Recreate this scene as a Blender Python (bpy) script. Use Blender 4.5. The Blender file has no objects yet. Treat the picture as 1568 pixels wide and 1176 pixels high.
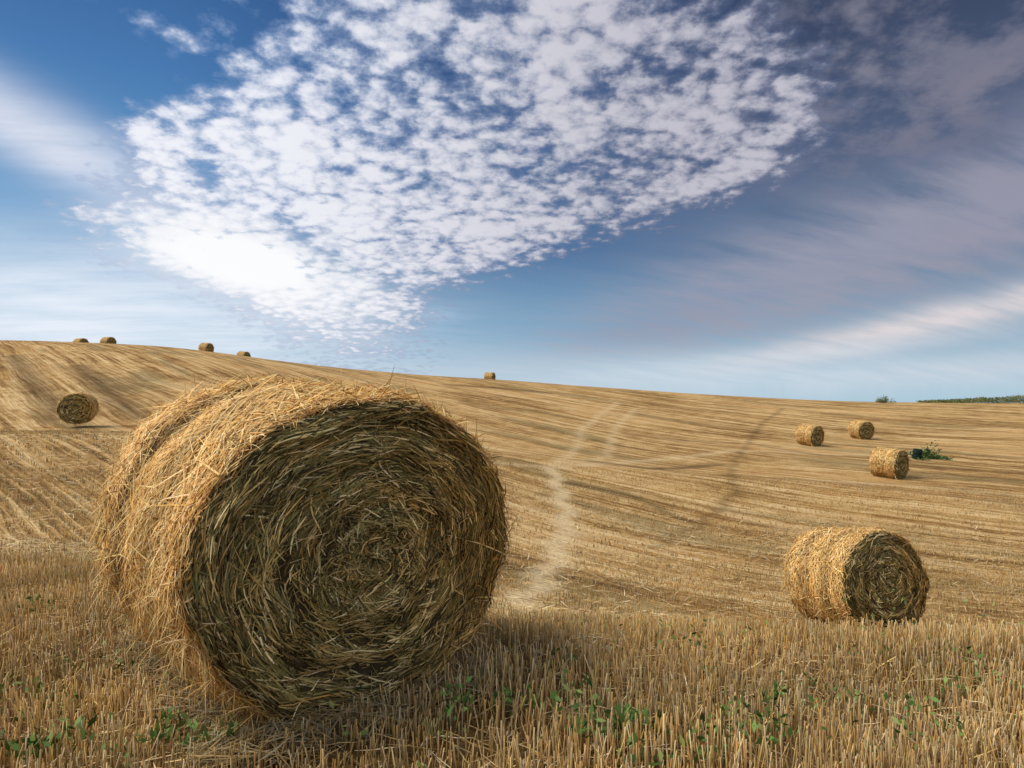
import bpy, math, numpy as np
from mathutils import Vector
rng=np.random.default_rng(7)
scene=bpy.context.scene
F=1045.0
def s2l(r,g,b):
    o=[]
    for c in (r,g,b):
        c/=255.0
        o.append(c/12.92 if c<=.04045 else ((c+.055)/1.055)**2.4)
    return (o[0],o[1],o[2],1.0)

# ------------------------------------------------------------------ terrain height
prof={
-1.0:[(2,0),(4.6,-.02),(6.5,-.25),(10,-.6),(15,-.55),(22,-.05),(27,-.15),(34,-.9),(42,.0),(50,1.1),(65,4.2),(80,6.6)],
-.75:[(2,0),(4.6,-.02),(6.5,-.28),(10,-.7),(15,-.65),(22,-.1),(27,-.2),(34,-.9),(42,.0),(50,1.3),(65,4.4),(80,7.1)],
-.5:[(2,0),(4.6,-.03),(6.5,-.38),(10,-1.0),(15,-.95),(22,-.25),(30,-.72),(36,-.5),(50,1.6),(70,4.9),(85,6.6)],
-.25:[(2,0),(4.6,-.04),(6.5,-.55),(10,-1.4),(15,-1.8),(22,-1.6),(35,-1.3),(50,0),(70,2.15),(87,3.55)],
0:[(2,0),(4.2,-.05),(6.5,-.8),(10,-1.7),(15,-2.3),(22,-2.5),(32,-2.05),(38,-2.2),(50,-1.2),(70,.6),(90,2.15)],
.25:[(2,0),(4.2,-.07),(6.5,-.95),(10,-1.95),(15,-2.75),(22,-3.15),(32,-2.85),(38,-3.0),(50,-2.4),(75,-.9),(95,.3)],
.5:[(2,0),(4.2,-.1),(6.5,-1.1),(10,-2.05),(15,-2.85),(22,-3.3),(33,-3.1),(40,-3.3),(49,-2.97),(60,-2.95),(78,-2.1),(100,-1.15)],
.75:[(2,0),(4.2,-.1),(6.5,-1.15),(10,-2.2),(15,-3.0),(22,-3.45),(33,-3.4),(40,-3.7),(50,-3.4),(75,-2.6),(105,-1.35)],
1.0:[(2,0),(4.2,-.1),(6.5,-1.15),(10,-2.2),(15,-3.1),(22,-3.6),(35,-3.8),(50,-3.6),(75,-2.9),(105,-1.6)]}
us=np.array(sorted(prof)); LY=np.linspace(math.log(.5),math.log(2500),900)
def gsm(a,sig,axis):
    n=int(sig*3)+1; k=np.exp(-.5*(np.arange(-n,n+1)/sig)**2); k/=k.sum()
    pad=[(0,0),(0,0)]; pad[axis]=(n,n)
    ap=np.pad(a,pad,mode='edge')
    return np.apply_along_axis(lambda v:np.convolve(v,k,'valid'),axis,ap)
rows=[]
for u in us:
    p=list(prof[u]); Yr,zr=p[-1]
    p=[(.4,0)]+p+[(Yr+8,zr+.05),(Yr+20,zr-1.0),(Yr+50,zr-5),(Yr+200,zr-24),(2600,zr-290)]
    rows.append(np.interp(np.exp(LY),[q[0] for q in p],[q[1] for q in p]))
rows=gsm(np.array(rows),6,1)
UU=np.linspace(-1,1,161)
T=np.empty((161,900))
for j in range(900): T[:,j]=np.interp(UU,us,rows[:,j])
T=gsm(T,6,0)
def h(X,Y):
    X=np.asarray(X,float); Y=np.asarray(Y,float)
    r=np.hypot(X,Y)+1e-6; az=np.arctan2(X,Y); azc=np.clip(az,-.78,.78)
    u=np.tan(azc); D=r*np.cos(azc)
    fi=np.clip((u+1)/2*160,0,159.999); fj=np.clip((np.log(np.maximum(D,.5))-LY[0])/(LY[1]-LY[0]),0,898.999)
    i=fi.astype(int); j=fj.astype(int); a=fi-i; b=fj-j
    z=(T[i,j]*(1-a)+T[i+1,j]*a)*(1-b)+(T[i,j+1]*(1-a)+T[i+1,j+1]*a)*b
    k=np.clip((np.abs(az)-1.0)/1.3,0,1); k=k*k*(3-2*k)
    z=z*(1-k)+k*(-.03*np.maximum(r-2,0))
    f=np.clip((r-3)/8,0,1)
    z=z+.010*np.sin(X*2.3+Y*.9)*np.sin(Y*1.7-X*.6)+f*(.035*np.sin(X*.55+1)*np.sin(Y*.61)+.12*np.sin(X*.17+Y*.11)*np.sin(Y*.33+X*.05))*np.clip(1.5-r/80,0,1)
    return z
def rowc(X,Y):
    w=Y+.35*X-.75*10*np.log1p(np.exp((8-X)/10))
    return w+.25*np.sin(X*.21+Y*.13)+.12*np.sin(X*.5-Y*.2), X-.8*Y
def swath(w,al):
    r=np.random.default_rng(11); o=np.zeros_like(w)
    w=w+.35*np.sin(al*.13+w*.2)+.15*np.sin(al*.41)
    for T_,a in ((13.7,.5),(7.3,.6),(4.1,.6),(2.37,.5),(1.41,.5),(.83,.4)):
        o=o+a*np.sin(w*6.283/T_+r.uniform(0,6.28)+1.6*np.sin(al*.07*r.uniform(.5,2)+r.uniform(0,6)))*(.6+.4*np.sin(al*.11*r.uniform(.5,2)+w*.3))
    return np.clip(.5+o*.28,0,1)
CZ=1.55
def sight(px,py):
    """ground point seen along a bearing/dip"""
    u=(px-784)/F; t=(588-py)/F
    Y=np.geomspace(1.8,100,1500); g=CZ+t*Y-h(u*Y,Y)
    k=np.where(g<0)[0]
    y=Y[k[0]] if len(k) else 90.
    return u*y,y
def seg_mask(xf,yf,pts,width):
    d=np.full(xf.size,1e9)
    for (x0,y0),(x1,y1) in zip(pts[:-1],pts[1:]):
        vx,vy=x1-x0,y1-y0; L2=vx*vx+vy*vy+1e-9
        t=np.clip(((xf-x0)*vx+(yf-y0)*vy)/L2,0,1)
        d=np.minimum(d,np.hypot(xf-x0-t*vx,yf-y0-t*vy)/width)
    return np.exp(-d**2)
LIGHT=[([sight(*p) for p in q],wd,k) for q,wd,k in [
   ([(775,960),(800,925),(830,885),(858,835),(868,790),(858,755),(846,718)],.36,.82),
   ([(846,718),(880,690),(893,655),(925,630),(945,618)],.34,.42),
   ([(860,716),(930,700),(942,655),(975,625)],.34,.42),
   ([(740,708),(860,716),(1000,704),(1150,690),(1400,700)],.4,.55),
   ([(1250,735),(1400,745),(1568,760)],.4,.5),([(1100,780),(1300,830),(1568,890)],.3,.35),
   ([(740,770),(800,775),(860,790)],.3,.3),([(760,955),(1000,950),(1210,958)],.25,.35)]]
DARK=[([sight(*p) for p in q],wd,k) for q,wd,k in [
   ([(1000,838),(1075,800),(1125,755),(1120,715),(1165,650),(1200,625)],.25,.55),
   ([(870,740),(960,757),(1060,800)],.28,.85),
   ([(905,706),(1000,718),(1100,712)],.45,1.),
   ([(700,590),(760,594),(830,601)],1.2,1.),
   ([(1100,728),(1300,740),(1568,775)],.3,.6),([(960,665),(1150,680),(1280,700)],.5,.6),
   ([(120,560),(165,600),(215,640)],1.,.9),([(20,545),(60,600),(105,640)],1.,.9),([(0,665),(60,664),(240,668)],.5,.6)]]
def tracks(x,y):
    x=np.ravel(x); y=np.ravel(y); p=np.zeros(x.size); d=np.zeros(x.size)
    wx=x+.12*np.sin(y*1.9)+.06*np.sin(y*4.7+x)
    for q,wd,k in LIGHT: p=np.maximum(p,k*seg_mask(wx,y,q,wd))
    for q,wd,k in DARK: d=np.maximum(d,k*seg_mask(wx,y,q,wd))
    return p,d

# ------------------------------------------------------------------ mesh helpers
def mesh_obj(name,verts,quads,mat,cols=None,attrs=None,smooth=False,parent=None):
    me=bpy.data.meshes.new(name)
    verts=np.ascontiguousarray(verts,dtype=np.float32).reshape(-1,3); quads=np.ascontiguousarray(quads,dtype=np.int32)
    k=quads.shape[1]
    me.vertices.add(len(verts)); me.vertices.foreach_set('co',verts.ravel())
    me.loops.add(quads.size); me.loops.foreach_set('vertex_index',quads.ravel())
    me.polygons.add(len(quads))
    me.polygons.foreach_set('loop_start',np.arange(0,quads.size,k,dtype=np.int32))
    if smooth: me.polygons.foreach_set('use_smooth',np.ones(len(quads),dtype=bool))
    me.update(calc_edges=True)
    if cols is not None:
        a=me.attributes.new('col','FLOAT_COLOR','POINT')
        c=np.ones((len(verts),4),np.float32); c[:,:3]=cols.reshape(-1,3); a.data.foreach_set('color',c.ravel())
    if attrs:
        for n,v in attrs.items():
            if v.ndim==1:
                a=me.attributes.new(n,'FLOAT','POINT'); a.data.foreach_set('value',v.astype(np.float32))
            else:
                a=me.attributes.new(n,'FLOAT_VECTOR','POINT'); a.data.foreach_set('vector',v.astype(np.float32).ravel())
    me.materials.append(mat)
    ob=bpy.data.objects.new(name,me); scene.collection.objects.link(ob)
    if parent: ob.parent=parent
    return ob
def nz(v): return v/(np.linalg.norm(v,axis=-1,keepdims=True)+1e-9)
def strand_geo(P,N,W,C):
    n,k,_=P.shape
    Tn=nz(np.gradient(P,axis=1)); S=nz(np.cross(Tn,N))
    tp=np.ones(k); tp[0]=.5; tp[-1]=.25
    w=(W[:,None]*tp)[:,:,None]
    V=np.stack([P-S*w/2,P+N*w*.35,P+S*w/2],axis=2)
    base=np.arange(n)[:,None,None]*(k*3)+np.arange(k-1)[None,:,None]*3+np.arange(2)[None,None,:]
    Q=np.stack([base,base+1,base+4,base+3],axis=-1).reshape(-1,4)
    if C.ndim==2: C=np.repeat(C[:,None,:],k,axis=1)
    col=np.repeat(C[:,:,None,:],3,axis=2)
    return V.reshape(-1,3),Q,col.reshape(-1,3)
def join(gs):
    V=[];Q=[];C=[];o=0
    for v,q,c in gs: V.append(v);Q.append(q+o);C.append(c);o+=len(v)
    return np.concatenate(V),np.concatenate(Q),np.concatenate(C)
def pick(pal,n,p=None):
    pal=np.array(pal); c=pal[rng.choice(len(pal),n,p=p)]
    return c*rng.uniform(.75,1.2,(n,1))*rng.uniform(.94,1.06,(n,3))

# ------------------------------------------------------------------ materials
def newmat(name):
    m=bpy.data.materials.new(name); m.use_nodes=True; nt=m.node_tree
    b=nt.nodes['Principled BSDF']; return m,nt,b
class NT:
    def __init__(s,nt): s.nt=nt
    def lk(s,a,i):
        if isinstance(a,(int,float)): i.default_value=a
        elif isinstance(a,(tuple,list)): i.default_value=a
        else: s.nt.links.new(a,i)
    def M(s,op,a,b=0.0,c=0.0,clamp=False):
        n=s.nt.nodes.new('ShaderNodeMath'); n.operation=op; n.use_clamp=clamp
        s.lk(a,n.inputs[0]); s.lk(b,n.inputs[1]); s.lk(c,n.inputs[2]); return n.outputs[0]
    def dot(s,a,v):
        n=s.nt.nodes.new('ShaderNodeVectorMath'); n.operation='DOT_PRODUCT'
        s.lk(a,n.inputs[0]); s.lk(v,n.inputs[1]); return n.outputs['Value']
    def mix(s,f,a,b,mode='MIX'):
        n=s.nt.nodes.new('ShaderNodeMix'); n.data_type='RGBA'; n.blend_type=mode
        s.lk(f,n.inputs[0]); s.lk(a,n.inputs[6]); s.lk(b,n.inputs[7]); return n.outputs[2]
    def noise(s,vec,scale,detail=3,rough=.5,dist=0.,out='Fac',dim='3D'):
        n=s.nt.nodes.new('ShaderNodeTexNoise'); n.noise_dimensions=dim; n.inputs['Scale'].default_value=scale
        n.inputs['Detail'].default_value=detail; n.inputs['Roughness'].default_value=rough; n.inputs['Distortion'].default_value=dist
        if vec is not None: s.lk(vec,n.inputs['Vector'])
        return n.outputs[out]
    def comb(s,x,y,z):
        n=s.nt.nodes.new('ShaderNodeCombineXYZ'); s.lk(x,n.inputs[0]); s.lk(y,n.inputs[1]); s.lk(z,n.inputs[2]); return n.outputs[0]
    def sep(s,v):
        n=s.nt.nodes.new('ShaderNodeSeparateXYZ'); s.lk(v,n.inputs[0]); return n.outputs
    def sm(s,v,a,b):
        n=s.nt.nodes.new('ShaderNodeMapRange'); n.interpolation_type='SMOOTHSTEP'
        s.lk(v,n.inputs[0]); n.inputs[1].default_value=a; n.inputs[2].default_value=b; return n.outputs[0]
    def ramp(s,v,stops):
        n=s.nt.nodes.new('ShaderNodeValToRGB'); cr=n.color_ramp
        while len(cr.elements)<len(stops): cr.elements.new(.5)
        for e,(p,c) in zip(cr.elements,stops): e.position=p; e.color=c
        s.lk(v,n.inputs[0]); return n.outputs[0]
    def attr(s,name,out='Fac'):
        n=s.nt.nodes.new('ShaderNodeAttribute'); n.attribute_name=name; return n.outputs[out]
    def bump(s,hgt,strength,dist):
        n=s.nt.nodes.new('ShaderNodeBump'); n.inputs['Strength'].default_value=strength; n.inputs['Distance'].default_value=dist
        s.lk(hgt,n.inputs['Height']); return n.outputs[0]

def vcol_mat(name):
    m,nt,b=newmat(name); g=NT(nt)
    nt.links.new(g.attr('col','Color'),b.inputs['Base Color']); b.inputs['Roughness'].default_value=.65
    b.inputs['Specular IOR Level'].default_value=.2
    return m
straw_mat=vcol_mat('straw'); leaf_mat=vcol_mat('leaf')

# ground
gm,nt,b=newmat('stubble_ground'); g=NT(nt)
rc=g.attr('rowco','Vector'); w,al,sw=g.sep(rc)
pos=nt.nodes.new('ShaderNodeNewGeometry').outputs['Position']
nB=g.noise(g.comb(g.M('MULTIPLY',w,3.2),g.M('MULTIPLY',al,.12),3.),1.0,3,.65,dim='2D')
nC=g.noise(g.comb(g.M('MULTIPLY',w,1.3),g.M('MULTIPLY',al,.05),3.),1.0,3,.6,dim='2D')
nF=g.noise(pos,9,4,.75); nL=g.noise(pos,.09,3,.55); nM=g.noise(pos,1.1,4,.6)
v=g.M('ADD',g.M('MULTIPLY',sw,.26),g.M('MULTIPLY',nB,.65)); v=g.M('ADD',v,g.M('MULTIPLY',nF,.7)); v=g.M('ADD',v,g.M('MULTIPLY',nM,.5)); v=g.M('ADD',v,g.M('MULTIPLY',nL,.6)); v=g.M('ADD',v,g.M('MULTIPLY',nC,.6))
v=g.sm(v,1.22,2.0)
c=g.ramp(v,[(0,s2l(94,70,42)),(.3,s2l(152,118,72)),(.6,s2l(194,160,106)),(1,s2l(232,208,160))])
c=g.mix(g.M('MULTIPLY',g.sm(nL,.45,.7),.35),c,s2l(186,134,70),'MIX')
gp=g.noise(g.comb(g.M('MULTIPLY',w,.25),g.M('MULTIPLY',al,.05),9.),1.,2,dim='2D')
c=g.mix(g.M('MULTIPLY',g.sm(gp,.54,.70),.5),c,s2l(118,108,74))
c=g.mix(g.M('MULTIPLY',g.attr('path'),g.M('MULTIPLY_ADD',nF,1.8,-.1),clamp=True),c,s2l(232,212,172))
c=g.mix(g.M('MULTIPLY',g.attr('dark'),g.M('MULTIPLY_ADD',nF,1.4,.0),clamp=True),c,s2l(84,68,46))
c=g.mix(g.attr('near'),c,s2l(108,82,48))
nt.links.new(c,b.inputs['Base Color']); b.inputs['Roughness'].default_value=.9; b.inputs['Specular IOR Level'].default_value=.1
hh=g.M('ADD',g.M('MULTIPLY',nB,1.),g.M('MULTIPLY',nF,.6))
nt.links.new(g.bump(hh,.8,.25),b.inputs['Normal'])

# ------------------------------------------------------------------ terrain mesh
azs=np.concatenate([np.linspace(-math.pi,-.85,60)[:-1],np.linspace(-.85,.85,620),np.linspace(.85,math.pi,60)[1:]])
rs=np.concatenate([[.02],np.geomspace(.3,1.5,12)[:-1],np.geomspace(1.5,130,600)[:-1],np.geomspace(130,2400,50)])
A,Rr=np.meshgrid(azs,rs); X=Rr*np.sin(A); Y=Rr*np.cos(A); Z=h(X,Y)
W_,AL=rowc(X,Y)
nr,na=A.shape
path,dark=tracks(X,Y)
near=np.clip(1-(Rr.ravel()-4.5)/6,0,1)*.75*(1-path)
V=np.stack([X,Y,Z],-1).reshape(-1,3)
i=np.arange(nr-1)[:,None]; j=np.arange(na-1)[None,:]; b0=i*na+j
Q=np.stack([b0,b0+na,b0+na+1,b0+1],-1).reshape(-1,4)[:, ::-1]
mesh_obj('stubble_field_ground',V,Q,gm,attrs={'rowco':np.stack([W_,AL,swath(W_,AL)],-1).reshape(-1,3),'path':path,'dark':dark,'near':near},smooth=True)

# ------------------------------------------------------------------ stubble
BX,BY,TH,BL=-1.15,3.80,math.radians(40),1.47
def in_bale(x,y,m=0.):
    dx,dy=x-BX,y-BY; lx=dx*math.cos(TH)+dy*math.sin(TH); ly=-dx*math.sin(TH)+dy*math.cos(TH)
    return (np.abs(lx)<.5+m)&(np.abs(ly)<BL/2+m)
PAL=[(.78,.61,.33),(.68,.49,.22),(.88,.75,.48),(.54,.35,.14),(.66,.56,.38),(.76,.53,.22)]
def stalks(n,y0,y1,hs,wd,spacing,jit,nearrows,lean=.12):
    y=np.sqrt(rng.uniform(y0*y0,y1*y1,n)); x=rng.uniform(-.95,.95,n)*(y+.4)
    if nearrows:
        s=y+.05*x+.06*np.sin(x*.8); y=y+np.round(s/spacing)*spacing-s+rng.normal(0,jit,n)
    else:
        s,al=rowc(x,y); y=y+np.round(s/spacing)*spacing-s+rng.normal(0,jit,n)
    w,al=rowc(x,y); sw=swath(w,al); p,d=tracks(x,y)
    cl=np.sin(x*3.1+y*5)*np.sin(x*7.3-y*2.2)+np.sin(x*1.1+2)*np.sin(y*1.3)
    keep=(~in_bale(x,y))&(rng.uniform(-1.6,1.6,n)<cl+.9)&(y>1.2)&(p<rng.uniform(.1,.7,n))&(d<rng.uniform(.3,1.2,n))
    if not nearrows: keep&=(rng.random(n)<.42+.7*sw)
    x,y,sw=x[keep],y[keep],sw[keep]; n=len(x)
    z=h(x,y); H=rng.uniform(*hs,n)*(1+.2*np.sin(x*1.7+y*2.3)); a=rng.uniform(0,6.283,n); ln=np.abs(rng.normal(0,lean,n))*H
    W=wd*rng.uniform(.6,1.4,n)
    ph=rng.uniform(0,6.283,n)
    V=np.empty((n,2,3,3)); 
    for q in range(3):
        aa=ph+q*2.0944
        for l in range(2):
            V[:,l,q,0]=x+np.cos(aa)*W*.5+l*np.cos(a)*ln; V[:,l,q,1]=y+np.sin(aa)*W*.5+l*np.sin(a)*ln; V[:,l,q,2]=z-.01+l*H
    b=np.arange(n)[:,None]*6
    Q=np.stack([np.stack([b[:,0]+q,b[:,0]+(q+1)%3,b[:,0]+3+(q+1)%3,b[:,0]+3+q],-1) for q in range(3)],1).reshape(-1,4)
    C=pick(PAL,n,[.25,.2,.16,.12,.12,.15])
    patch=.5+.5*np.sin(x*.9+y*.7)*np.sin(y*1.1-x*.4)
    C=C*(1-.28*patch[:,None]*np.array([0,.25,.7]))*(.88+.2*np.sin(x*2.1-y*3.3)*np.sin(x*.7+y*1.9))[:,None]
    if not nearrows: C=C*(.68+.42*sw[:,None])
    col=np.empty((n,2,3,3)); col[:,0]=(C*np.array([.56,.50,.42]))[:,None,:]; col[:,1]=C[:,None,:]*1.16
    return V.reshape(-1,3),Q,col.reshape(-1,3)
gs=[stalks(85000,1.5,7,(.08,.19),.0056,.13,.026,True,.18),
    stalks(72000,6.5,17,(.05,.11),.010,.30,.034,False),
    stalks(34000,17,32,(.05,.10),.022,.6,.08,False)]
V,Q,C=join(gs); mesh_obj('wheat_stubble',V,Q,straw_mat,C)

def litter(n,cx,cy,length,wd,zoff,dim=.95):
    a=rng.uniform(0,6.283,n); L=rng.uniform(*length,n); k=4
    t=np.linspace(-.5,.5,k)[None,:]
    x=cx[:,None]+np.cos(a)[:,None]*t*L[:,None]; y=cy[:,None]+np.sin(a)[:,None]*t*L[:,None]
    zz=h(x,y)+rng.uniform(*zoff,n)[:,None]+t*rng.normal(0,.22,n)[:,None]*L[:,None]+.004
    P=np.stack([x,y,zz+rng.normal(0,.004,x.shape)],-1); N=np.zeros_like(P); N[...,2]=1; N[...,0]=.2
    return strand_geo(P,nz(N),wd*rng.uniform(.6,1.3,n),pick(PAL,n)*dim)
n=16000; y=np.sqrt(rng.uniform(1.5**2,10**2,n)); x=rng.uniform(-.95,.95,n)*(y+.3)
g1=litter(n,x,y,(.06,.28),.006,(.0,.07))
n=6000; y=np.sqrt(rng.uniform(9**2,24**2,n)); x=rng.uniform(-.9,.9,n)*y
g2=litter(n,x,y,(.15,.4),.014,(.0,.05))
n=6000; e=rng.uniform(-1,1,(n,2)); s_=np.where(rng.random(n)<.5,1,0)
lx=np.where(s_,e[:,0]*.75,np.sign(e[:,0])*(.45+np.abs(rng.normal(0,.14,n)))); ly=np.where(s_,np.sign(e[:,1])*(BL/2+np.abs(rng.normal(0,.10,n))-.02),e[:,1]*.7)
x=BX+lx*math.cos(TH)-ly*math.sin(TH); y=BY+lx*math.sin(TH)+ly*math.cos(TH)
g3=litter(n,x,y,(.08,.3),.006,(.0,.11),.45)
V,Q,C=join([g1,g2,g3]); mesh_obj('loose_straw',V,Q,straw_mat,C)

# ------------------------------------------------------------------ bales
core_mat,nt,b=newmat('hay_core'); g=NT(nt)
tc=nt.nodes.new('ShaderNodeTexCoord').outputs['Object']
f=g.noise(tc,14,4,.7); c=g.ramp(f,[(.3,(.014,.010,.004,1)),(.55,(.05,.036,.014,1)),(.8,(.18,.12,.05,1))])  # near-black browns put the shade of gaps between strands into the colour
nt.links.new(c,b.inputs['Base Color']); b.inputs['Roughness'].default_value=.95
nt.links.new(g.bump(f,.8,.04),b.inputs['Normal'])
SIDE=[(.78,.50,.19),(.88,.63,.28),(.64,.36,.10),(.94,.76,.42),(.34,.19,.06),(.70,.52,.23)]
FACE=[(.22,.175,.06),(.40,.31,.12),(.64,.49,.20),(.065,.05,.02),(.92,.78,.45),(.18,.185,.07),(.44,.28,.08)]  # olive straw tones, darkened further to paint ambient shade into the end face
class Shape:
    def __init__(s,a,R,L,rear,groove,seed,gv=.3,gw=.11):
        s.a,s.R,s.L,s.rear,s.groove,s.gv,s.gw=a,R,L,rear,groove,gv,gw
        r=np.random.default_rng(seed); s.ph=r.uniform(0,6.28,8)
    def gr(s,phi,v): return np.exp(-((v-s.gv-.04*np.sin(2*phi+s.ph[0])-.02*np.sin(5*phi))/s.gw)**2)
    def g(s,phi,v):
        p=s.ph
        q=1-.04*np.abs(v)**6+s.rear*v-s.groove*s.gr(phi,v)
        return q+.014*np.sin(3*phi+p[0]+v)+.009*np.sin(7*phi+p[1]+3*v)+.008*np.sin(13*phi+p[2]-5*v)+.006*np.sin(6*v+p[3])
    def flat(s,z):
        f=-.92*s.R; return np.where(z<f,f+(z-f)*.35,z)
    def side(s,phi,v,off):
        r=s.g(phi,v); x=(s.a*r+off)*np.cos(phi); z=(s.R*r+off)*np.sin(phi)
        return np.stack([x,v*s.L/2*np.ones_like(x),s.flat(z)],-1)
    def face(s,rho,phi,off,sg):
        r=s.g(phi,sg*1.0)*rho; x=s.a*r*np.cos(phi); z=s.R*r*np.sin(phi); p=s.ph
        y=s.L/2+.045*(1-rho**2)+.022*np.sin(26*rho+phi+p[4])+.018*np.sin(4*phi+p[5]+5*rho)*rho+.016*np.sin(9*phi+p[6]-14*rho)*rho+off
        return np.stack([x,sg*y,s.flat(z)],-1)
def bale_geo(sh,nface,nside,nfuzz,wd,lscale=1.):
    out=[]; k=5; t=np.linspace(-.5,.5,k)[None,:]
    n=nside; phi=rng.uniform(0,6.283,n); v=rng.uniform(-1,1,n); L=rng.uniform(.08,.34,n)*lscale
    dv=np.where(rng.random(n)<.35,rng.uniform(-1.5,1.5,n),rng.normal(0,.45,n))
    ph=phi[:,None]+t*(L*np.cos(dv)/sh.R)[:,None]; vv=np.clip(v[:,None]+t*(L*np.sin(dv)/(sh.L/2))[:,None],-1.03,1.03)
    off=rng.uniform(-.004,.026,n)[:,None]+np.abs(t)*rng.normal(0,.06,n)[:,None]*(L[:,None]/.3)
    P=sh.side(ph,vv,off); N=nz(np.stack([np.cos(ph)/sh.a,ph*0,np.sin(ph)/sh.R],-1)+rng.normal(0,.3,(n,1,3)))
    C=pick(SIDE,n,[.25,.21,.18,.1,.14,.12]); 
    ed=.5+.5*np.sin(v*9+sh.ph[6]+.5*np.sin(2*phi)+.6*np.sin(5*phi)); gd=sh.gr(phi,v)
    C=C*((.76+.34*ed)*(1-.65*gd*min(1,sh.groove/.1)))[:,None]  # groove's shade is painted into the strand colour, stronger for deeper grooves
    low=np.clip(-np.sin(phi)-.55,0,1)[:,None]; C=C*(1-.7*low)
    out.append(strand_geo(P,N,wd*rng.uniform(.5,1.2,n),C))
    for sg,m in ((-1,nface),(1,nface//3)):
        n=m; rho=np.sqrt(rng.uniform(.0,1.0,n))*.99; rho=np.where(rng.random(n)<.10,rng.uniform(0,.5,n),rho)
        phi=rng.uniform(0,6.283,n); L=rng.uniform(.05,.32,n)*lscale*(.45+.55*rho)
        sg_dev=.20+.8*np.exp(-(rho/.38)**2); dv=rng.normal(0,1,n)*sg_dev; messy=rng.random(n)<.18; dv=np.where(messy,rng.uniform(-1.4,1.4,n),dv)
        rr=np.clip(rho[:,None]+t*(L*np.sin(dv)/sh.R)[:,None],0.0,1.01)
        ph=phi[:,None]+t*(L*np.cos(dv)/sh.R/np.maximum(rho,.12))[:,None]
        off=rng.uniform(-.010,.024,n)[:,None]+np.abs(t)*rng.normal(.005,.06,n)[:,None]*(L[:,None]/.3)
        P=sh.face(rr,ph,off,sg); N=np.zeros_like(P); N[...,1]=sg; N=nz(N+rng.normal(0,.45,(n,1,3)))
        C=pick(FACE,n,[.18,.19,.13,.24,.09,.11,.06])
        ring=.5+.5*np.sin(31*rho+1.3*np.sin(phi)+sh.ph[7])*np.sin(13*rho+phi*2)
        bl=.5+.5*np.sin(4*phi+9*rho+1)*np.sin(7*phi-11*rho)
        C=C*(.36+.58*ring[:,None]+.42*bl[:,None])
        warm=np.clip(np.cos(phi)*rho,0,1)[:,None]; C=C*(1+warm*np.array([.3,.04,-.25]))
        out.append(strand_geo(P,N,wd*rng.uniform(.4,1.1,n),C))
    n=nfuzz; phi=rng.uniform(0,6.283,n); v=np.where(rng.random(n)<.55,np.sign(rng.uniform(-1,1,n))*rng.uniform(.88,1,n),rng.uniform(-1,1,n))
    B=sh.side(phi,v,0.); Nn=nz(np.stack([np.cos(phi)/sh.a,phi*0+.0,np.sin(phi)/sh.R],-1))
    tan=np.stack([-np.sin(phi),phi*0,np.cos(phi)],-1)*rng.normal(0,1.,(n,1)); ax=np.zeros((n,3)); ax[:,1]=rng.normal(0,.7,n)
    D=nz(Nn*rng.uniform(.15,.9,(n,1))+tan+ax); L=rng.uniform(.04,.19,n)*lscale
    tt=np.linspace(0,1,k)[None,:,None]
    P=B[:,None,:]+D[:,None,:]*tt*L[:,None,None]; P[...,2]-=(tt[...,0]**2)*L[:,None]*rng.uniform(0,.6,(n,1))
    N=nz(np.repeat(Nn[:,None,:],k,1)+rng.normal(0,.4,(n,1,3)))
    out.append(strand_geo(P,N,wd*.5*rng.uniform(.5,1.1,n),pick(SIDE,n)))
    return join(out)
def core_geo(sh):
    ph=np.linspace(0,2*math.pi,121)[:-1]; rows=[]
    for rho in (0.01,.2,.4,.6,.8,.93,.985): rows.append(sh.face(np.full(120,rho),ph,-.012,-1))
    for v in np.linspace(-.985,.985,40): rows.append(sh.side(ph,np.full(120,v),-.01))
    for rho in (.985,.93,.8,.6,.4,.2,.01): rows.append(sh.face(np.full(120,rho),ph,-.012,1))
    V=np.array(rows); m=len(rows); i=np.arange(m-1)[:,None]; j=np.arange(120)[None,:]
    Q=np.stack([i*120+j,i*120+(j+1)%120,(i+1)*120+(j+1)%120,(i+1)*120+j],-1).reshape(-1,4)
    return V.reshape(-1,3),Q
def slope_rot(x,y,th):
    ax=np.array([-math.sin(th),math.cos(th)]); tx=np.array([math.cos(th),math.sin(th)]); e=.5
    sa=float(h(x+ax[0]*e,y+ax[1]*e)-h(x-ax[0]*e,y-ax[1]*e))/(2*e)
    st=float(h(x+tx[0]*e,y+tx[1]*e)-h(x-tx[0]*e,y-tx[1]*e))/(2*e)
    return math.atan(sa),-math.atan(st)
def make_bale(x,y,th,sh,geo=None,meshes=None,tilt=True,sink=0.,extra=0.):
    e=bpy.data.objects.new('hay_bale',None); scene.collection.objects.link(e)
    if meshes is None:
        V,Q=core_geo(sh); c=mesh_obj('bale_core',V,Q,core_mat,smooth=True,parent=e)
        V,Q,C=geo; s_=mesh_obj('bale_straw',V,Q,straw_mat,C,parent=e); meshes=(c.data,s_.data)
    else:
        for nm,me in zip(('bale_core','bale_straw'),meshes):
            o=bpy.data.objects.new(nm,me); scene.collection.objects.link(o); o.parent=e
    rx,ry=slope_rot(x,y,th) if tilt else (0,0)
    e.location=(x,y,float(h(x,y))+sh.R*.93-sink); e.rotation_euler=(rx+extra,ry*.4,th)
    return meshes
big=Shape(.87,.79,BL,.03,.095,3,.26,.11)
make_bale(BX,BY,TH,big,bale_geo(big,20000,34000,5000,.0078),tilt=False,sink=-.02)
mid=Shape(.80,.77,1.22,.0,.035,5,.42,.08)
th2=math.radians(18); fx,fy=5.53,10.1
make_bale(fx-math.sin(th2)*.61,fy+math.cos(th2)*.61,th2,mid,bale_geo(mid,7000,10000,1500,.013,1.0))
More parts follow.
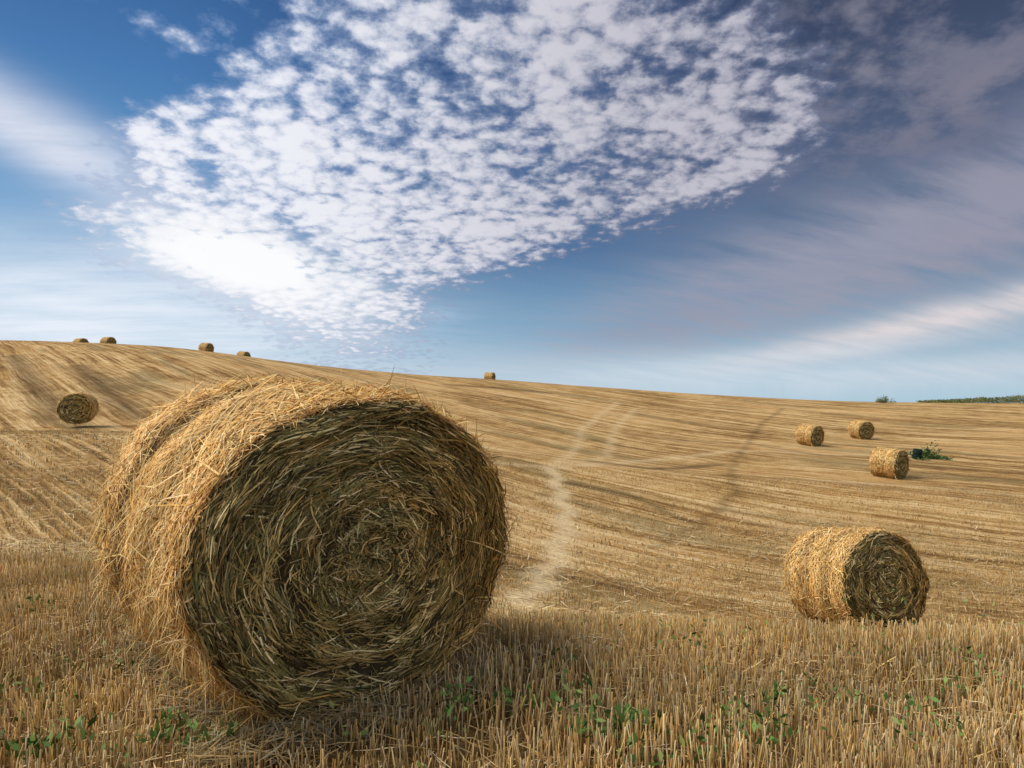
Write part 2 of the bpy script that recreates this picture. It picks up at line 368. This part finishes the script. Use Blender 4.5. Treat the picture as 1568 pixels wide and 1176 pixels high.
sml=Shape(.77,.76,1.22,.0,.02,9)
sgeo=bale_geo(sml,2000,3000,350,.032,1.4)
ms=make_bale(19.5,35.3,math.radians(35),sml,sgeo)
make_bale(21.6,49.5,math.radians(30),sml,meshes=ms)
make_bale(28.9,56.5,math.radians(12),sml,meshes=ms)
make_bale(-21.8,34.3,math.radians(20),sml,meshes=ms,sink=-.25)
for px,py,y0 in ((750,571,88),(316,526,84),(373,539,86),(166,517,80),(124,519,84),(1206,612,98)):
    u=(px-784)/F; Yc=np.linspace(y0,y0+60,600); top=588-(h(u*Yc,Yc)+1.42-CZ)/Yc*F
    k=np.where(top>=py)[0]; yy=Yc[k[0]] if len(k) else y0
    make_bale(u*yy,yy,math.radians(70),sml,meshes=ms)

# ------------------------------------------------------------------ plants
def leaves(cent,spread,n,size,pal,up=.3):
    cl=rng.normal(0,1,(max(3,n//25),3))*spread*.75; c=cl[rng.integers(0,len(cl),n)]+rng.normal(0,1,(n,3))*spread*.35
    c[:,2]=np.abs(c[:,2]); c=c+np.array(cent)
    d=nz(rng.normal(0,1,(n,3))+np.array([0,0,up])); s_=nz(np.cross(d,rng.normal(0,1,(n,3)))); L=size*rng.uniform(.6,1.4,(n,1))
    V=np.stack([c,c+d*L*.5+s_*L*.22,c+d*L,c+d*L*.5-s_*L*.22],1)
    Q=np.arange(n*4).reshape(n,4); C=np.repeat(pick(pal,n)[:,None,:],4,1)
    return V.reshape(-1,3),Q,C.reshape(-1,3)
GR=[(.10,.19,.045),(.16,.27,.07),(.06,.12,.03),(.24,.30,.10)]
gs=[]
for px,py,n,sp,sz in [(955,1118,60,.03,.05),(985,1145,80,.06,.05),(1190,1100,40,.03,.045),(1160,1165,110,.1,.04),(1090,1145,60,.08,.04),
    (780,1110,56,.07,.04),(800,1090,30,.05,.035),(130,1162,80,.08,.05),(255,1150,50,.06,.045),(20,1090,36,.05,.04),(480,1080,24,.03,.035),
    (1085,985,40,.12,.035),(1140,1000,30,.12,.035),(1230,990,30,.12,.035),(1470,1020,36,.18,.035),(1400,1015,30,.16,.035),(60,950,24,.06,.035),(920,1150,90,.1,.045),(1300,1120,36,.06,.035),(330,1165,56,.07,.045),(1500,1060,30,.08,.035),(700,1150,60,.08,.04),(1040,1160,80,.11,.045),(1400,1160,60,.09,.04),(30,1165,50,.07,.045)]:
    x,y=sight(px,py); gs.append(leaves((x,y,float(h(x,y))+.06),np.array([sp*1.6,sp,sp*.9]),n,sz,GR,1.0))
for _ in range(240):
    y=rng.uniform(2.6,8); x=rng.uniform(-.8,.8)*y
    if not in_bale(x,y,.15): gs.append(leaves((x,y,float(h(x,y))+.05),np.array([.09,.06,.05]),12,.034,GR,1.))
V,Q,C=join(gs); mesh_obj('green_weeds',V,Q,leaf_mat,C)
x,y=sight(1418,702); gs=[leaves((x+d,y+e_,float(h(x+d,y+e_))),np.array([.35,.3,s_]),220,.15,[(.05,.13,.04),(.08,.18,.05),(.04,.09,.03)]) for d,e_,s_ in ((-.75,-.5,.12),(-.3,.4,.4),(.1,0,.4),(.5,0,.28),(1.1,0,.12),(-1.2,.3,.2))]
V,Q,C=join(gs); mesh_obj('nettle_clump',V,Q,leaf_mat,C)
bm_,nt,b=newmat('dark_plastic'); g=NT(nt); f=g.noise(nt.nodes.new('ShaderNodeTexCoord').outputs['Object'],6,4)
nt.links.new(g.ramp(f,[(.3,(.006,.014,.014,1)),(.7,(.014,.032,.030,1))]),b.inputs['Base Color']); b.inputs['Roughness'].default_value=.85; b.inputs['Specular IOR Level'].default_value=.15
profb=[(0.0,0),(.22,0),(.25,.03),(.265,.2),(.28,.22),(.265,.24),(.27,.42),(.285,.44),(.27,.46),(.26,.62),(.23,.66),(.20,.66),(.20,.63),(0.0,.63)]
ph=np.linspace(0,2*math.pi,33)[:-1]; V=np.array([[(r*math.cos(p),r*math.sin(p),z) for p in ph] for r,z in profb]); m=len(profb)
i=np.arange(m-1)[:,None]; j=np.arange(32)[None,:]; Q=np.stack([i*32+j,i*32+(j+1)%32,(i+1)*32+(j+1)%32,(i+1)*32+j],-1).reshape(-1,4)
o=mesh_obj('plastic_barrel',V,Q,bm_,smooth=True); x,y=sight(1403,703); o.location=(x,y,float(h(x,y))-.02); o.rotation_euler=(.1,.1,0)
gs=[]
HP=[(.13,.18,.06),(.18,.22,.08),(.09,.13,.05),(.26,.25,.11)]
for px in np.arange(1412,1800,3.):
    u=(px-784)/F; y=106+rng.normal(0,.6); t=(px-1412)/150; hgt=.15+.95*min(t,1.8)
    n=110; c=np.stack([u*y+rng.normal(0,.35,n),y+rng.normal(0,.5,n),float(h(u*y,y))+rng.uniform(0,1,n)*hgt+.25*math.sin(px*.11)*t*.3],-1)
    g_=leaves((0,0,0),np.array([.01,.01,.01]),n,.22,HP,.8); v_=g_[0].reshape(n,4,3)+c[:,None,:]; gs.append((v_.reshape(-1,3),g_[1],g_[2]))
V,Q,C=join(gs); mesh_obj('hedge',V,Q,leaf_mat,C)
gs=[]
for px,s_ in ((1346,.3),(1350,.45),(1355,.5),(1361,.3)):
    u=(px-784)/F; y=100; gs.append(leaves((u*y,y,float(h(u*y,y))+.1),np.array([.35,.4,s_]),260,.16,HP))
V,Q,C=join(gs); mesh_obj('bush',V,Q,leaf_mat,C)

# ------------------------------------------------------------------ sky
sd=Vector((-1,-.03,0)).normalized(); EL=math.radians(50)
world=bpy.data.worlds.new('World'); scene.world=world; world.use_nodes=True; nt=world.node_tree; g=NT(nt)
bg=nt.nodes['Background']
sky=nt.nodes.new('ShaderNodeTexSky'); sky.sky_type='NISHITA'; sky.sun_disc=False; sky.sun_elevation=EL; sky.sun_rotation=math.atan2(sd.x,sd.y)%(2*math.pi)
d=nt.nodes.new('ShaderNodeTexCoord').outputs['Generated']
dx,dy,dz=g.sep(d)
zc=g.M('MAXIMUM',dz,0.)
def frame(px,py):
    u=(px-784)/F; v=(588-py)/F; c=Vector((u,1,v)).normalized()
    r=Vector((c.y,-c.x,0)).normalized(); up=r.cross(c); return c,r,up
def blob(px,py,rx,ry,ang=0,power=1.):
    c,r,up=frame(px,py); k=c.y**1.3; a=math.radians(ang)
    e1=r*math.cos(a)+up*math.sin(a); e2=-r*math.sin(a)+up*math.cos(a)
    x=g.dot(d,tuple(e1/(rx/F*k))); y=g.dot(d,tuple(e2/(ry/F*k)))
    q=g.M('ADD',g.M('MULTIPLY',x,x),g.M('MULTIPLY',y,y))
    if power!=1.: q=g.M('POWER',q,power)
    q=g.M('ADD',q,g.M('MULTIPLY',g.M('LESS_THAN',g.dot(d,tuple(c)),0.),100.))
    return g.M('EXPONENT',g.M('MULTIPLY',q,-1.))
def add(*l):
    o=l[0]
    for q in l[1:]: o=g.M('ADD',o,q)
    return o
az=g.M('ARCTAN2',dx,dy)
el=g.M('ARCSINE',zc); eln=g.M('DIVIDE',el,.6)
left=g.ramp(eln,[(0,s2l(192,216,232)),(.16,s2l(150,190,220)),(.4,s2l(100,154,202)),(.65,s2l(64,118,176)),(.85,s2l(44,92,150)),(1,s2l(38,84,144))])
right=g.ramp(eln,[(0,s2l(172,204,222)),(.1,s2l(136,170,196)),(.28,s2l(100,122,152)),(.5,s2l(76,90,120)),(.75,s2l(54,64,92)),(1,s2l(40,49,72))])
cen=g.ramp(eln,[(0,s2l(176,207,226)),(.12,s2l(120,167,201)),(.32,s2l(66,107,154)),(.6,s2l(54,88,137)),(1,s2l(38,68,118))])
base=g.mix(g.sm(az,-.5,-.08),left,cen); base=g.mix(g.sm(az,-.02,.45),base,right)
nis=g.mix(1.,sky.outputs[0],(.1,.1,.1,1),'MULTIPLY')
base=g.mix(.1,base,nis)
# unseen sky behind the viewpoint, brightened to add fill light
base=g.mix(g.sm(dy,.25,-.35),base,s2l(196,198,204))
den=g.M('ADD',zc,.25); Px=g.M('DIVIDE',dx,den); Py=g.M('DIVIDE',dy,den); P=g.comb(Px,Py,0.)
n3=g.noise(P,5,5,.62,0.,dim='2D'); n4=g.noise(g.comb(g.M('ADD',Px,7.3),Py,0.),1.7,2,.5,0.,dim='2D')
wn=nt.nodes.new('ShaderNodeTexNoise'); wn.noise_dimensions='2D'; wn.inputs['Scale'].default_value=10; wn.inputs['Detail'].default_value=4; nt.links.new(P,wn.inputs['Vector'])
va=nt.nodes.new('ShaderNodeVectorMath'); va.operation='MULTIPLY_ADD'; nt.links.new(wn.outputs['Color'],va.inputs[0]); va.inputs[1].default_value=(.11,.09,.0); nt.links.new(P,va.inputs[2])
vo=nt.nodes.new('ShaderNodeTexVoronoi'); vo.voronoi_dimensions='2D'; vo.feature='SMOOTH_F1'; vo.inputs['Scale'].default_value=17; vo.inputs['Smoothness'].default_value=.5; nt.links.new(va.outputs[0],vo.inputs['Vector'])
cell=vo.outputs['Distance']
n1=g.noise(P,26,5,.64,0.,dim='2D')
sv=g.comb(g.M('ADD',g.M('MULTIPLY',Px,1.2),g.M('MULTIPLY',Py,.5)),g.M('MULTIPLY',g.M('SUBTRACT',Py,g.M('MULTIPLY',Px,.3)),4.5),0.)
ns=g.noise(sv,1.8,5,.58,.0,dim='2D'); nsm=g.M('MULTIPLY_ADD',ns,2.6,-.42)
nsm=g.M('MAXIMUM',nsm,.05)
nss=g.M('MULTIPLY_ADD',ns,1.3,.25)
def lay(base,mask,col,k,tex=nss):
    return g.mix(g.M('MULTIPLY',g.M('MULTIPLY',mask,tex),k,clamp=True),base,col)
base=lay(base,blob(20,190,250,55,-24,1.),s2l(228,232,244),.85)
base=lay(base,blob(170,250,150,40,-20),s2l(214,222,238),.5)
base=lay(base,blob(60,480,330,110,0),s2l(236,242,252),.7)
base=lay(base,blob(300,500,340,110,0),s2l(240,246,255),.55)
base=lay(base,blob(1330,385,560,85,16),s2l(160,160,176),.9,nsm)
base=lay(base,blob(1540,300,280,90,20),s2l(150,148,166),.75,nsm)
base=lay(base,blob(1180,430,330,40,18),s2l(140,150,174),.5,nss)
base=lay(base,blob(1450,488,390,27,12),s2l(222,214,216),.95)
base=lay(base,blob(1250,540,260,14,6),s2l(212,216,224),.6)
base=lay(base,blob(1460,568,360,28,5),s2l(206,212,222),.7)
base=lay(base,blob(950,575,420,35,0),s2l(206,222,234),.6)
gt=g.M('MULTIPLY',g.sm(n3,.40,.68),1.2)
base=lay(base,blob(1270,100,270,130,15),s2l(132,132,148),.85,gt)
base=lay(base,blob(1500,130,220,70,22),s2l(124,124,142),.85,gt)
base=lay(base,blob(665,485,32,16,10),s2l(170,195,220),.6)
mask=add(blob(800,60,390,215,-5,2.),blob(680,290,355,120,10,1.6),blob(950,220,300,110,14,1.6),blob(430,190,215,130,30,1.6),blob(290,230,100,70,0,1.4),blob(390,375,275,80,-6,1.6),blob(530,480,145,90,-12,1.5),blob(1110,190,115,105,10),g.M('MULTIPLY',blob(210,25,110,22,-10),.75),g.M('MULTIPLY',blob(720,405,140,24,12),.55))
mask=g.M('MINIMUM',mask,1.12)
val=add(mask,g.M('MULTIPLY',g.M('SUBTRACT',.42,cell),.85),g.M('MULTIPLY',g.M('SUBTRACT',n1,.5),1.15),g.M('MULTIPLY',g.M('SUBTRACT',n3,.5),1.2),g.M('MULTIPLY',g.M('SUBTRACT',n4,.5),1.0))
dens=g.M('MULTIPLY',g.sm(val,.28,1.12),g.sm(mask,.04,.35))
core=add(blob(330,385,180,56,-8,1.4),g.M('MULTIPLY',blob(460,450,170,80,-15),.6))
sun_side=g.sm(az,-.42,.3)
lit=g.mix(sun_side,s2l(244,245,252),s2l(196,194,206)); shd=g.mix(sun_side,s2l(146,168,204),s2l(98,110,140))
cc=g.mix(g.sm(val,.6,1.5),shd,lit)
cc=g.mix(g.M('MULTIPLY',core,.85,clamp=True),cc,(1.0,1.0,1.01,1))
dens=g.M('ADD',dens,g.M('MULTIPLY',core,.36),clamp=True)
base=g.mix(g.M('MULTIPLY',dens,.95),base,cc)
nt.links.new(base,bg.inputs[0]); bg.inputs[1].default_value=1.0

L=bpy.data.lights.new('sun','SUN'); L.energy=3.7; L.angle=math.radians(34); L.color=(1,.89,.72)
lo=bpy.data.objects.new('sun',L); scene.collection.objects.link(lo)
dirv=Vector((sd.x*math.cos(EL),sd.y*math.cos(EL),math.sin(EL))); lo.rotation_euler=dirv.to_track_quat('Z','Y').to_euler()

cam=bpy.data.cameras.new('camera'); cam.lens=24; cam.sensor_width=36; cam.clip_end=6000; cam.clip_start=.05
co=bpy.data.objects.new('camera',cam); co.location=(0,0,CZ); co.rotation_euler=(math.radians(90),0,0); scene.collection.objects.link(co); scene.camera=co
scene.view_settings.view_transform='Standard'; scene.view_settings.look='None'; scene.view_settings.exposure=0
